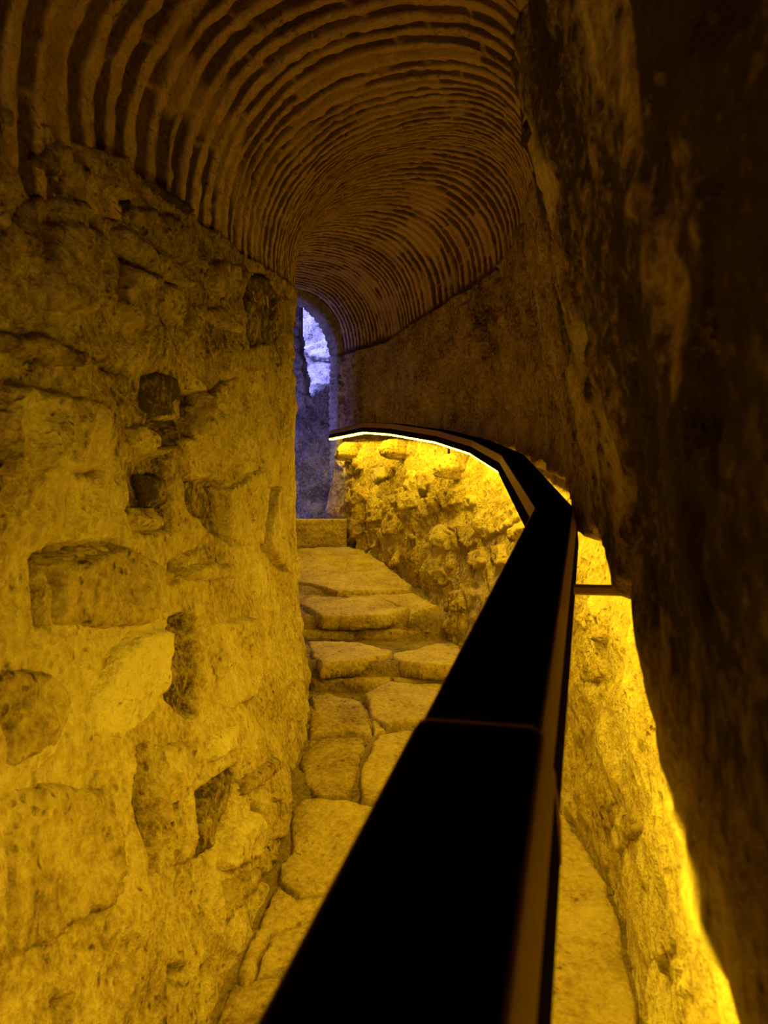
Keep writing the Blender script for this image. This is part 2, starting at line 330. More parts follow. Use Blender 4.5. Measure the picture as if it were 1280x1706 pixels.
DAYLIGHT = [
 ('daylight_shaft', (-1.35, 7.7, 3.9), (-.75, 8.75, 2.45), (1.2, .5), 150, (.30, .31, 1.0)),
 ('daylight_side', (-2.05, 6.1, 1.75), (-.8, 7.0, 1.8), (.5, .9), 15.0, (.28, .27, 1.0)),
]

GUIDE = True
HOLE = [(0.444, 3.139), (0.258, 3.119), (0.191, 2.896), (0.149, 2.729), (0.119, 2.565), (0.119, 2.403), (0.197, 2.338), (0.258, 2.304), (0.326, 2.237), (0.369, 2.283), (0.369, 2.409), (0.406, 2.532), (0.438, 2.727)]  # opening outline projected from image pixels onto the back wall

EDGE = np.array([(-2, -.60), (.2, -.36), (.49, -.33), (.64, -.36), (.79, -.34), (.90, -.26), (.96, -.20), (1.0, -.09), (1.08, -.08),  # lit boundary cast from image pixels onto the right wall, then adjusted
                 (1.16, -.12), (1.25, -.16), (1.33, -.10), (1.46, -.05), (1.8, -.06), (2.2, -.04), (2.6, .05), (3.2, .17), (4.2, .34), (4.75, .44),
                 (5.3, .55), (5.75, .6), (7, .62)])
scene = bpy.context.scene
COL = scene.collection


def V3(x, y, z):
    x, y, z = np.broadcast_arrays(x, y, z)
    return np.stack([x.ravel(), y.ravel(), z.ravel()], 1).astype(float)


def link(name, verts, faces, mat, parent=None, tone=None, smooth=True, brick=None):
    me = bpy.data.meshes.new(name)
    me.from_pydata([tuple(v) for v in verts], [], [tuple(f) for f in faces])
    if tone is not None:
        a = me.attributes.new('tone', 'FLOAT', 'POINT'); a.data.foreach_set('value', np.asarray(tone, np.float32))
    if brick is not None:
        a = me.attributes.new('brick', 'FLOAT', 'POINT'); a.data.foreach_set('value', np.asarray(brick, np.float32))
    me.polygons.foreach_set('use_smooth', [smooth] * len(me.polygons))
    me.materials.append(mat)
    me.update()
    o = bpy.data.objects.new(name, me)
    COL.objects.link(o)
    if parent: o.parent = parent
    return o


def grid_faces(n, m, flip=False):
    i = np.arange(n * m).reshape(n, m)
    q = np.stack([i[:-1, :-1], i[1:, :-1], i[1:, 1:], i[:-1, 1:]], -1).reshape(-1, 4)
    return q[:, ::-1] if flip else q


def patch(name, A, B, keep, top, base, mat, parent=None, tone=None, flip=False):
    """closed stone: the kept cells of a grid, lifted to top (N,3), with a back at base (N,3) and sides between"""
    n, m = A
    q = grid_faces(n, m)
    kv = keep.ravel()
    q = q[kv[q].all(1)]
    if len(q) == 0: return None
    used = np.unique(q)
    remap = -np.ones(n * m, int); remap[used] = np.arange(len(used))
    q = remap[q]
    N = len(used)
    e = {}
    for f in q:
        for k in range(4):
            a, b = int(f[k]), int(f[(k + 1) % 4])
            if (b, a) in e: del e[(b, a)]
            else: e[(a, b)] = 1
    faces = [tuple(f) for f in q] + [tuple(int(v) + N for v in f[::-1]) for f in q] + [(b, a, a + N, b + N) for a, b in e]
    if flip: faces = [f[::-1] for f in faces]
    verts = np.vstack([top[used], base[used]])
    t = None if tone is None else np.concatenate([tone[used]] * 2)
    return link(name, verts, faces, mat, parent, t)


def tag(o, label=None, cat=None, group=None, kind=None):
    if label: o['label'] = label
    if cat: o['category'] = cat
    if group: o['group'] = group
    if kind: o['kind'] = kind
    return o


# ------------------------------------------------------------------ materials
def nodes_of(name):
    m = bpy.data.materials.new(name); m.use_nodes = True
    nt = m.node_tree; nt.nodes.clear()
    out = nt.nodes.new('ShaderNodeOutputMaterial')
    b = nt.nodes.new('ShaderNodeBsdfPrincipled')
    nt.links.new(b.outputs[0], out.inputs[0])
    return m, nt, b


def noise_node(nt, vec, scale, detail=5, rough=.6):
    n = nt.nodes.new('ShaderNodeTexNoise')
    n.inputs['Scale'].default_value = scale; n.inputs['Detail'].default_value = detail; n.inputs['Roughness'].default_value = rough
    nt.links.new(vec, n.inputs['Vector'])
    return n.outputs[0]


def math_node(nt, op, a, b, clamp=False):
    n = nt.nodes.new('ShaderNodeMath'); n.operation = op; n.use_clamp = clamp
    for k, v in enumerate((a, b)):
        if isinstance(v, (int, float)): n.inputs[k].default_value = v
        else: nt.links.new(v, n.inputs[k])
    return n.outputs[0]


def ramp_node(nt, fac, stops):
    r = nt.nodes.new('ShaderNodeValToRGB')
    el = r.color_ramp.elements
    while len(el) < len(stops): el.new(.5)
    for e, (p, c) in zip(el, stops):
        e.position = p; e.color = (*c, 1)
    nt.links.new(fac, r.inputs[0])
    return r.outputs[0]


def stone_material(name, stops, bump=.6, pit=.5, fine=70, brick=None):
    m, nt, b = nodes_of(name)
    tc = nt.nodes.new('ShaderNodeTexCoord'); vec = tc.outputs['Object']
    at = nt.nodes.new('ShaderNodeAttribute'); at.attribute_name = 'tone'
    n1 = noise_node(nt, vec, 6, 8, .65)
    n2 = noise_node(nt, vec, fine, 6, .75)
    vo = nt.nodes.new('ShaderNodeTexVoronoi'); vo.inputs['Scale'].default_value = 38
    wv = nt.nodes.new('ShaderNodeVectorMath'); wv.operation = 'ADD'
    wn = nt.nodes.new('ShaderNodeTexNoise'); wn.inputs['Scale'].default_value = 25; wn.inputs['Detail'].default_value = 4
    nt.links.new(vec, wn.inputs['Vector'])
    sc_ = nt.nodes.new('ShaderNodeVectorMath'); sc_.operation = 'SCALE'; sc_.inputs['Scale'].default_value = .05
    nt.links.new(wn.outputs['Color'], sc_.inputs[0])
    nt.links.new(vec, wv.inputs[0]); nt.links.new(sc_.outputs[0], wv.inputs[1])
    nt.links.new(wv.outputs[0], vo.inputs['Vector'])
    pits = nt.nodes.new('ShaderNodeMapRange'); pits.inputs['From Min'].default_value = .12; pits.inputs['From Max'].default_value = .34
    nt.links.new(vo.outputs['Distance'], pits.inputs['Value'])
    gate = nt.nodes.new('ShaderNodeMapRange'); gate.inputs['From Min'].default_value = .46; gate.inputs['From Max'].default_value = .60
    nt.links.new(noise_node(nt, vec, 9, 3, .5), gate.inputs['Value'])
    # pits only in patches: 1 - gate*(1-pits)
    pit_h = math_node(nt, 'SUBTRACT', 1.0, math_node(nt, 'MULTIPLY', gate.outputs[0], math_node(nt, 'SUBTRACT', 1.0, pits.outputs[0])))
    f = math_node(nt, 'ADD', at.outputs['Fac'], math_node(nt, 'MULTIPLY', math_node(nt, 'SUBTRACT', n1, .5), 1.1))
    f = math_node(nt, 'ADD', f, math_node(nt, 'MULTIPLY', math_node(nt, 'SUBTRACT', n2, .5), 1.5))
    f = math_node(nt, 'ADD', f, math_node(nt, 'MULTIPLY', math_node(nt, 'SUBTRACT', pit_h, 1.0), .3), True)
    c = ramp_node(nt, f, stops)
    if brick:
        ba = nt.nodes.new('ShaderNodeAttribute'); ba.attribute_name = 'brick'
        bc = ramp_node(nt, f, brick)
        mx = nt.nodes.new('ShaderNodeMix'); mx.data_type = 'RGBA'
        nt.links.new(ba.outputs['Fac'], mx.inputs[0]); nt.links.new(c, mx.inputs[6]); nt.links.new(bc, mx.inputs[7])
        c = mx.outputs[2]
    nt.links.new(c, b.inputs['Base Color'])
    b.inputs['Roughness'].default_value = .88
    b.inputs['Specular IOR Level'].default_value = .25
    h = math_node(nt, 'ADD', math_node(nt, 'MULTIPLY', n2, .45), math_node(nt, 'MULTIPLY', pit_h, pit))
    h = math_node(nt, 'ADD', h, math_node(nt, 'MULTIPLY', noise_node(nt, vec, 24, 5, .6), 1.5))
    bp = nt.nodes.new('ShaderNodeBump'); bp.inputs['Strength'].default_value = bump; bp.inputs['Distance'].default_value = .03
    nt.links.new(h, bp.inputs['Height']); nt.links.new(bp.outputs[0], b.inputs['Normal'])
    return m


LIME = [(.0, (.07, .042, .022)), (.3, (.38, .27, .15)), (.6, (.60, .47, .28)), (1., (.82, .70, .48))]
M_WALL = stone_material('masonry', LIME, .8, .5, 48)
M_STONE = stone_material('wall stone', LIME, .9, .5, 40)
M_STEP = stone_material('worn step stone', [(.0, (.10, .07, .04)), (.3, (.30, .21, .12)), (.6, (.48, .365, .22)), (1., (.66, .53, .34))], .55, .4, 60)
M_EARTH = stone_material('joint earth', [(.0, (.07, .05, .03)), (.5, (.30, .21, .13)), (1., (.46, .34, .21))], .8, .5)
M_VAULT = stone_material('vault mortar and brick', [(.0, (.48, .32, .17)), (.4, (.80, .575, .33)), (1., (.93, .73, .46))], .8, .7, 80,
                         [(.0, (.05, .028, .015)), (.5, (.14, .08, .044)), (1., (.32, .20, .11))])
M_GREY = stone_material('grey rubble', [(.0, (.10, .09, .09)), (.4, (.32, .30, .30)), (1., (.62, .60, .60))], .8, .6, 40)


def metal(name, col, rough, met):
    m, nt, b = nodes_of(name)
    tc = nt.nodes.new('ShaderNodeTexCoord')
    n = noise_node(nt, tc.outputs['Object'], 90, 4, .6)
    c = ramp_node(nt, n, [(.2, tuple(v * .8 for v in col)), (.8, tuple(v * 1.2 for v in col))])
    nt.links.new(c, b.inputs['Base Color'])
    nt.links.new(math_node(nt, 'ADD', math_node(nt, 'MULTIPLY', n, .15), rough - .07), b.inputs['Roughness'])
    b.inputs['Metallic'].default_value = met
    return m


M_RAIL = metal('dark painted steel', (.012, .007, .005), .6, 0.0)
M_RAIL.node_tree.nodes['Principled BSDF'].inputs['Specular IOR Level'].default_value = .0
M_TRIM = metal('bronze anodised edge', (.36, .215, .06), .5, .25)
M_TRIM.node_tree.nodes['Principled BSDF'].inputs['Specular IOR Level'].default_value = .0
M_LED, nt, b = nodes_of('warm led diffuser')
b.inputs['Base Color'].default_value = (.8, .75, .6, 1)
b.inputs['Emission Color'].default_value = (*LED_COL, 1)
b.inputs['Emission Strength'].default_value = LED_POWER
M_LED.cycles.emission_sampling = 'FRONT'

# ------------------------------------------------------------------ left wall
def spaced(s0, s1, bands, coarse):
    """stations along a wall: fine inside the bands (a, b, step), coarse elsewhere"""
    out = [s0]
    while out[-1] < s1:
        st = coarse
        for a, b_, f in bands:
            if a <= out[-1] < b_: st = f
        out.append(out[-1] + st)
    return np.array(out)


def wall_point(W, s, z, d):
    x, y, nx, ny = W.at(s)
    return np.stack([x + nx * d, y + ny * d, z], 1)


def left_disp(s, z, bare=False):
    x, y, nx, ny = LW.at(s)
    p = np.stack([x, y, z], 1)
    d = left_off(y, z)
    ragged = fbm(p, 3.0, 3, 5)
    d = d + .018 * ragged + .012 * fbm(p, 10, 3, 6) + .006 * fbm(p, 30, 3, 7)
    w1, w2, c = worley(p * np.array([5.5, 5.5, 8]) + .25 * np.stack([fbm(p, 6, 2, 41), fbm(p, 6, 2, 42), fbm(p, 6, 2, 43)], 1), 3)
    blk = sstep(.04, .26, w2 - w1)
    d = d + .016 * blk * (c - .25)
    tone = .55 + .22 * fbm(p, 2.2, 3, 11) + .22 * (c - .5) * blk
    # the upper third is toned darker, with a crumbling surface
    upper_k = sstep(.95, 1.35, z - floor_z(y) + .25 * ragged)
    d = d - upper_k * .02 * (fbm(p, 7, 3, 15) + .2)
    tone = tone - .16 * upper_k
    if not bare:
        j = .010 * fbm(p, 14, 3, 21)
        for poly, dep in LEFT_HOLES:
            q = np.asarray(poly); lo, hi = q.min(0) - .08, q.max(0) + .08
            m = (s > lo[0]) & (s < hi[0]) & (z > lo[1]) & (z < hi[1])
            if not m.any(): continue
            sd = sdf_poly(poly, s[m], z[m]) + j[m]
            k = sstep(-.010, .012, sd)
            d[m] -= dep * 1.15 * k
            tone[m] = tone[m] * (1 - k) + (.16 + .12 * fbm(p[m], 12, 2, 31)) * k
    return d, tone


def build_wall(name, W, disp, zb, zt, S, step_z, mat, flip, back=.15):
    n_z = int(round(np.max(zt - zb) / step_z))
    t = np.linspace(0, 1, n_z)
    SS = np.repeat(S, n_z)
    ZZ = (zb[:, None] * (1 - t) + zt[:, None] * t).ravel()
    d, tone = disp(SS, ZZ)
    P = wall_point(W, SS, ZZ, d).reshape(len(S), n_z, 3)
    tone = tone.reshape(len(S), n_z)
    # the ledge on top, running back into the masonry
    rows, trow = [P], [tone]
    for b_, dz in ((.03, .004), (back, .01)):
        r = P[:, -1].copy()
        x, y, nx, ny = W.at(S)
        r[:, 0] -= nx * b_; r[:, 1] -= ny * b_; r[:, 2] += dz
        rows.append(r[:, None]); trow.append(tone[:, -1:])
    P = np.concatenate(rows, 1); tone = np.concatenate(trow, 1)
    o = link(name, P.reshape(-1, 3), grid_faces(P.shape[0], P.shape[1], flip), mat, None, tone.ravel())
    return tag(o, kind='structure')


S = spaced(0, LW.len, [(2.7, 5.2, .009), (5.2, 6.4, .012)], .03)
yy = LW.at(S)[1]
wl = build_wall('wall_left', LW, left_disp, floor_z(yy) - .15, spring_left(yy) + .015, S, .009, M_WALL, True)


def wall_stone(W, disp, poly, h, tone, parent, flip, seed, step=.008, label=None, rough=1.0):
    q = np.asarray(poly); lo, hi = q.min(0) - .03, q.max(0) + .03
    a = np.arange(lo[0], hi[0], step); b_ = np.arange(lo[1], hi[1], step)
    A, B = np.meshgrid(a, b_, indexing='ij'); s, z = A.ravel(), B.ravel()
    x, y, nx, ny = W.at(s)
    p = np.stack([x, y, z], 1)
    base, _ = disp(s, z, True)
    sd = sdf_poly(poly, s, z) + .009 * fbm(p, 12, 3, seed) + .005 * fbm(p, 40, 2, seed + 3)
    edge = sstep(-.005, .014, sd)
    # a dressed block has its own flat, slightly tilted face
    c = q.mean(0)
    r = random.Random(seed)
    tilt = (s - c[0]) * r.uniform(-.10, .10) + (z - c[1]) * r.uniform(-.10, .10)
    top = base + h * .55 + tilt + rough * (.012 * fbm(p, 9, 4, seed + 5) + .007 * fbm(p, 28, 3, seed + 6))
    d = base - .025 + (top - base + .025) * edge
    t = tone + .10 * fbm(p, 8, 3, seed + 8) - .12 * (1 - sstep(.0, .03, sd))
    return patch('stone', A.shape, None, (sd > -.012), wall_point(W, s, z, d), wall_point(W, s, z, base - .06), M_STONE, parent, t, flip)


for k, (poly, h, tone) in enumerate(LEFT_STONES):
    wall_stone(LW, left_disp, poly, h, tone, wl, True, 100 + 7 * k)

# ------------------------------------------------------------------ right wall
def right_disp(s, z, bare=False):
    x, y, nx, ny = RW.at(s)
    p = np.stack([x, y, z], 1)
    fine = .035 * fbm(p, 5, 3, 61) + .012 * fbm(p, 22, 2, 62)
    d = right_off(y, z, fine)
    rz = rail_z(y)
    far = sstep(1.7, 2.6, y)
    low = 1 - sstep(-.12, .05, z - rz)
    pz = p * np.array([1, 1, .55])
    up = .022 * fbm(pz, 3.2, 3, 63) + .026 * fbm(pz, 9, 4, 64) + .006 * fbm(p, 30, 3, 65)
    up = up - .055 * sstep(.12, .40, fbm(p, 6.0, 3, 66)) * sstep(.0, .2, z - rz) + .014 * fbm(p, 17, 3, 60)
    warp = .35 * np.stack([fbm(p, 6, 2, 71), fbm(p, 6, 2, 72), fbm(p, 6, 2, 73)], 1)
    w1, w2, c = worley(p * np.array([4.6, 4.6, 5.2]) + warp, 8)
    rub = .045 * sstep(.0, .42, w2 - w1) * (c - .2) + .020 * fbm(p, 6, 3, 67) + .016 * fbm(p, 15, 4, 68) + .009 * fbm(p, 36, 3, 69)
    str_ = np.stack([p[:, 0] * 3, p[:, 1] * 3, (p[:, 2] - .35 * p[:, 1]) * 13], 1)
    near_low = .034 * fbm(str_, 1., 4, 77) + .014 * fbm(p, 4, 3, 74) + .009 * fbm(p, 14, 3, 75) + .005 * fbm(p, 40, 3, 76) + .015 * sstep(.02, .2, w2 - w1) * (c - .4)
    n = up * (1 - low) + low * (rub * far + near_low * (1 - far))
    # nothing sticks out far enough to touch the handrail
    g = np.exp(-((z - rz + .02) / .10) ** 2)
    n = n * (1 - .6 * g)
    n = np.minimum(n, .05 - .035 * g)
    near = 1 - sstep(.5, 1.3, y)
    n = n * (1 - .35 * near)
    tone = (.54 + .2 * (1 - far) + .2 * fbm(p, 2.5, 3, 81) + .2 * (c - .5)) * low + (1 - low) * (.40 + .3 * fbm(pz, 4, 4, 82) - (.42 - .62 * sstep(.06, .4, fbm(pz, 5.5, 4, 83))) * (1 - sstep(1.2, 2.6, y + .6 * fbm(p, 2, 2, 84))))  # above the rail the near wall's shade is put into the tone
    return d + n, tone


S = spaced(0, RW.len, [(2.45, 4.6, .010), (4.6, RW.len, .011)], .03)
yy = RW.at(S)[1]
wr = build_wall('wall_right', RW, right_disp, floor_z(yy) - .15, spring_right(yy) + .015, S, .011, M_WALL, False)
for k, (poly, h, tone) in enumerate(RIGHT_STONES):
    wall_stone(RW, right_disp, poly, h, tone, wr, False, 900 + 7 * k, .009, rough=1.6)

# ------------------------------------------------------------------ vault of brick rings
def vault():
    umax = len(Rc) - 1
    u0 = np.linspace(0, umax, 4000)
    sl, sr = LW.s_of_u(u0), RW.s_of_u(u0)
    ax = (LW.at(sl)[0] + RW.at(sr)[0]) / 2, (LW.at(sl)[1] + RW.at(sr)[1]) / 2
    a0 = np.concatenate([[0], np.cumsum(np.hypot(np.diff(ax[0]), np.diff(ax[1])))])
    a = spaced(0, a0[-1], [(2.6, 9, .0085)], .03)
    a[-1] = a0[-1]
    u = np.interp(a, a0, u0)
    lx, ly, lnx, lny = LW.at(LW.s_of_u(u)); rx, ry, rnx, rny = RW.at(RW.s_of_u(u))
    zl, zr = spring_left(ly), spring_right(ry)
    ov = right_off(ry, zr)
    lx, ly = lx - lnx * .012, ly - lny * .012
    ov = ov - np.interp(ry, [1.5, 3, 3.8], [.03, .03, .055])
    rx, ry = rx + rnx * ov, ry + rny * ov
    nth = 190
    th = np.linspace(-.06, 1.06, nth) * math.pi
    sup = 2 / 2.45
    ct = np.sign(np.cos(th)) * np.abs(np.cos(th)) ** sup; st = np.sign(np.sin(th)) * np.abs(np.sin(th)) ** sup
    hx, hy, hz = (rx - lx) / 2, (ry - ly) / 2, (zr - zl) / 2
    mx, my, mz = (rx + lx) / 2, (ry + ly) / 2, (zr + zl) / 2
    hw = np.hypot(hx, hy)
    rise = hw * 1.0
    cc = np.clip(ct, -1, 1)
    X = mx[:, None] + hx[:, None] * ct; Yv = my[:, None] + hy[:, None] * ct
    Z = mz[:, None] + hz[:, None] * ct + rise[:, None] * st
    P = V3(X, Yv, Z)
    N = V3(hx[:, None] / hw[:, None] * np.cos(th), hy[:, None] / hw[:, None] * np.cos(th), np.broadcast_to(np.sin(th), X.shape))
    A = np.repeat(a, nth); TH = np.tile(th, len(a)); HW = np.repeat(hw, nth)
    aw = A + .020 * fbm(P, 2.6, 2, 91) + .009 * fbm(P, 9, 3, 92)
    # the rings get thinner towards the far end
    ag = np.linspace(-1, 12, 3000)
    yg = np.interp(ag, a, my)
    kg = np.concatenate([[0], np.cumsum(np.diff(ag) / np.interp(yg[1:], [1.6, 2.2, 3.5, 7], [.104, .100, .066, .062]))])
    ring = np.interp(aw, ag, kg)
    k = np.floor(ring); f = ring - k
    rk = _hash(k, k * 0, k * 0, 5)
    q = TH * HW / .27 + rk * 7.3
    b = np.floor(q); fq = q - b
    rb = _hash(k, b, b * 0, 17); rb2 = _hash(k, b, b * 0, 29)
    wid = .30 + .06 * (rk - .5) + .10 * (rb2 - .5) + .10 * fbm(P, 9, 3, 93) + .09 * fbm(P, 24, 3, 89)
    br = 1 - sstep(wid - .06, wid + .05, np.abs(f - .5))
    br = br * (1 - .6 * (1 - sstep(.0, .035, np.minimum(fq, 1 - fq) + .02 * fbm(P, 20, 2, 94))))
    smear = np.maximum(sstep(.90, .96, rb), sstep(.30, .5, fbm(P, 4, 3, 95)) * .8)
    br = br * (1 - .7 * smear)
    lost = sstep(.90, .95, rb2) * br
    # a course of brick laid flat along the springing on the right
    course = (1 - sstep(.022, .034, TH / math.pi + .006 * fbm(P, 7, 2, 87))) * sstep(2.4, 3.2, np.repeat(my, nth))
    br = np.maximum(br, course)
    apex = np.exp(-((TH - 1.75) / .35) ** 2) * sstep(.0, .4, fbm(P, 2.0, 2, 99) + .15)
    d = br * (.002 + .005 * rb) + lost * .014 + apex * br * .014
    d = d - (1 - br) * (.008 * fbm(P, 22, 3, 96) + .004 * fbm(P, 55, 2, 86)) - .006 * fbm(P, 8, 3, 97) - .02 * fbm(P, 1.8, 2, 98)
    P = P + N * d[:, None]
    tone = .5 + .25 * fbm(P, 3, 3, 88) + .25 * (rb2 - .5) * br
    o = link('ceiling', P, grid_faces(len(a), nth, True), M_VAULT, None, tone, True, br)
    tag(o, kind='structure')
    return dict(R=(rx[-1], ry[-1], zr[-1]), L=(lx[-1], ly[-1], zl[-1]))


END = vault()

# ------------------------------------------------------------------ floor under the stones
def floor_bed():
    ys = np.concatenate([np.arange(-2.1, .9, .05), np.arange(.9, 7.9, .02)])
    xs = np.arange(-2.6, 1.0, .02)
    X, Y = np.meshgrid(xs, ys, indexing='ij')
    p = V3(X, Y, 0 * X)
    z = floor_z(np.clip(p[:, 1] - .09, -3, 9)) - .010 + .012 * fbm(p, 8, 3, 51) + .008 * fbm(p, 25, 3, 52)
    p[:, 2] = z
    t = .45 + .25 * fbm(p, 5, 3, 53)
    tag(link('floor', p, grid_faces(len(xs), len(ys)), M_EARTH, None, t), kind='structure')


floor_bed()


def step_stone(poly, label, ymin=-9, ymax=9, lift=0., slope=0., tone=.5, seed=0, thick=.075, step=.008, crisp=.011, name='step_stone', cat='stone', rough=1., front=0.):
    q = np.asarray(poly); lo, hi = q.min(0) - .03, q.max(0) + .03
    a = np.arange(lo[0], hi[0], step); b_ = np.arange(lo[1], hi[1], step)
    A, B = np.meshgrid(a, b_, indexing='ij'); x, y = A.ravel(), B.ravel()
    p = V3(x, y, 0 * x)
    sd = sdf_poly(poly, x, y) + .010 * fbm(p, 9, 3, seed) + .004 * fbm(p, 35, 2, seed + 1) + .004
    # cut to the foot of the walls
    for W, disp in ((LW, left_disp), (RW, right_disp)):
        i = ((W.p[None, :, 0] - x[:, None]) ** 2 + (W.p[None, :, 1] - y[:, None]) ** 2).argmin(1)
        g = (x - W.p[i, 0]) * W.n[i, 0] + (y - W.p[i, 1]) * W.n[i, 1]
        zf = floor_z(np.clip(y, ymin, ymax)) + lift
        worst = np.maximum(disp(W.s[i], zf)[0], disp(W.s[i], zf - .05)[0])
        sd = np.minimum(sd, g - worst - .004)
    c = q.mean(0)
    r = random.Random(seed)
    yc = np.clip(y, ymin, ymax)
    z = floor_z(yc) + slope * (y - c[1]) + lift + (x - c[0]) * r.uniform(-.02, .02)
    z = z + rough * (.012 * fbm(p, 5, 3, seed + 2) + .006 * fbm(p, 18, 3, seed + 3) + .0022 * fbm(p, 50, 2, seed + 4))
    edge = sstep(-.004, crisp, sd)
    zz = z - .055 * (1 - edge) - .004 * (1 - sstep(0, .05, sd))
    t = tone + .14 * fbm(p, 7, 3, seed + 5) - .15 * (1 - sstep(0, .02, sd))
    o = patch(name, A.shape, None, sd > -.004, V3(x, y, zz), V3(x, y, z - thick), M_STEP, None, t)
    return tag(o, label, cat, 'worn stones of the stairway')


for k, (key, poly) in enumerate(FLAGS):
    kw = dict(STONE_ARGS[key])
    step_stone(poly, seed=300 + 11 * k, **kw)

# ------------------------------------------------------------------ risers: upright blocks under the treads
def riser_block(x0, x1, y, depth, z0, z1, label, seed, tone=.45, skew=0.):
    nx, nz = max(8, int((x1 - x0) / .012)), max(6, int((z1 - z0) / .010))
    A, B = np.meshgrid(np.linspace(x0, x1, nx), np.linspace(z0, z1, nz), indexing='ij')
    x, z = A.ravel(), B.ravel()
    yb = y + skew * (x - x0)
    p = V3(x, yb + 0 * z, z)
    e = np.minimum(np.minimum(x - x0, x1 - x), np.minimum(z - z0, z1 - z) * 1.2 + .004)
    d = .018 * fbm(p, 7, 3, seed) + .012 * fbm(p * np.array([1, 1, 2.5]), 18, 3, seed + 1) + .005 * fbm(p, 45, 2, seed + 2) + .02 * (1 - sstep(0, .025, e))
    t = tone + .15 * fbm(p, 8, 3, seed + 3)
    o = patch('riser_stone', A.shape, None, np.ones(A.shape, bool), V3(x, yb + d, z), V3(x, yb + depth + 0 * z, z), M_STEP, None, t, False)
    return tag(o, label, 'stone', 'worn stones of the stairway')


for k, a in enumerate(RISERS):
    riser_block(*a[:6], a[6], 700 + 9 * k, *a[7:])

# ------------------------------------------------------------------ handrail with its light
rail = bpy.data.objects.new('handrail', None); COL.objects.link(rail)
tag(rail, 'dark angular metal handrail along the right wall with a glowing warm light strip underneath', 'handrail')
W_TOP = [(-.066, -.073), (-.058, -.038), (-.050, -.034), (-.046, -.006), (-.047, -.003), (-.045, 0), (.045, 0), (.047, -.003), (.046, -.006), (.050, -.034),
         (.0575, -.038), (.062, -.098), (.058, -.098), (.056, -.066), (-.060, -.066), (-.063, -.073)]
SIDE = [(.0465, -.004), (.049, -.003), (.0505, -.006), (.0585, -.033), (.0575, -.037), (.0505, -.034)]
DIFF = [(-.060, -.064), (-.036, -.064), (-.036, -.080), (-.039, -.084), (-.057, -.084), (-.060, -.081)]


def rail_frames():
    n = len(RAIL)
    d = [RAIL[i + 1] - RAIL[i] for i in range(n - 1)]
    h = [np.array([v[0], v[1]]) / np.hypot(v[0], v[1]) for v in d]
    fr = []
    for i in range(n):
        a, b_ = h[max(i - 1, 0)], h[min(i, n - 2)]
        m = a + b_; m /= np.linalg.norm(m)
        k = 1 / max(.5, m @ a)
        fr.append(np.array([m[1], -m[0]]) * k)      # to the right, mitred
    return fr


FR = rail_frames()


def sweep(name, prof, i, mat, parent, scale=1., t0=0., t1=1., mirror=False, bev=0, shift=(0, 0), cuts=1):
    pr = [(-x, z) for x, z in prof][::-1] if mirror else prof
    V = []
    for t in np.linspace(t0, t1, cuts + 1):
        c = RAIL[i] * (1 - t) + RAIL[i + 1] * t
        r = FR[i] * (1 - t) + FR[i + 1] * t
        if i == 1: pass
        for x, z in pr:
            xx, zz = x * scale + shift[0], z * scale + shift[1]
            V.append((c[0] + r[0] * xx, c[1] + r[1] * xx, c[2] + zz))
    m = len(pr)
    F = [(j * m + k, j * m + (k + 1) % m, (j + 1) * m + (k + 1) % m, (j + 1) * m + k) for k in range(m) for j in range(cuts)] + [tuple(range(m))[::-1], tuple(range(cuts * m, cuts * m + m))]
    o = link(name, V, F, mat, parent, None, False)
    bm = bmesh.new(); bm.from_mesh(o.data); bmesh.ops.recalc_face_normals(bm, faces=bm.faces); bm.to_mesh(o.data); bm.free()
    if bev:
        b_ = o.modifiers.new('edge', 'BEVEL'); b_.width = bev; b_.segments = 2; b_.limit_method = 'ANGLE'; b_.angle_limit = math.radians(40)
    return o


for i in range(len(RAIL) - 1):
    sc_ = 1.05 if i == 0 else 1.0
    g = .0015
    L = np.linalg.norm(RAIL[i + 1] - RAIL[i])
    seg = sweep('rail_section', W_TOP, i, M_RAIL, rail, sc_, g / L, 1 - g / L, bev=.0012, shift=(0, .003 if i == 0 else 0))
    for mir in (False, True):
        sweep('edge_trim', SIDE, i, M_TRIM, seg, sc_, g / L, 1 - g / L, mir, .001, shift=(0, .003 if i == 0 else 0))
    led = sweep('light_strip', DIFF, i, M_LED, seg, 1., 0, 1, cuts=max(2, int(L / .10))); led['label'] = 'glowing warm light strip'
    led.data.materials.append(M_RAIL)          # only the diffuser glows: its back and its ends are the plain housing
    for f in led.data.polygons:
        if f.normal.z > .3 or len(f.vertices) > 4: f.material_index = 1

# band where the near section sleeves over the next one
def band():
    prof = [(-.070, -.076), (-.061, -.040), (-.053, -.006), (-.049, .002), (-.043, .005), (.043, .005), (.049, .002), (.053, -.006), (.061, -.040), (.0655, -.070), (.066, -.101)]
    V, F = [], []
    d = RAIL[1] - RAIL[0]; d = d / np.linalg.norm(d)
    for t, g in ((-.003, 0), (.003, 0), (.003, 1), (-.003, 1)):
        for x, z in prof:
            s = .95 if g else 1.0
            c = RAIL[1] + d * t
            V.append((c[0] + FR[1][0] * x * s, c[1] + FR[1][1] * x * s, c[2] + (z * s if g else z)))
    m = len(prof)
    for r in range(4):
        for k in range(m - 1):
            F.append((r * m + k, ((r + 1) % 4) * m + k, ((r + 1) % 4) * m + k + 1, r * m + k + 1))
    F.append((0, m, 2 * m, 3 * m)); F.append((m - 1, 4 * m - 1, 3 * m - 1, 2 * m - 1))
    link('joint_band', V, F, M_TRIM, rail, None, False)['label'] = 'thin bronze seam band around the rail'


band()


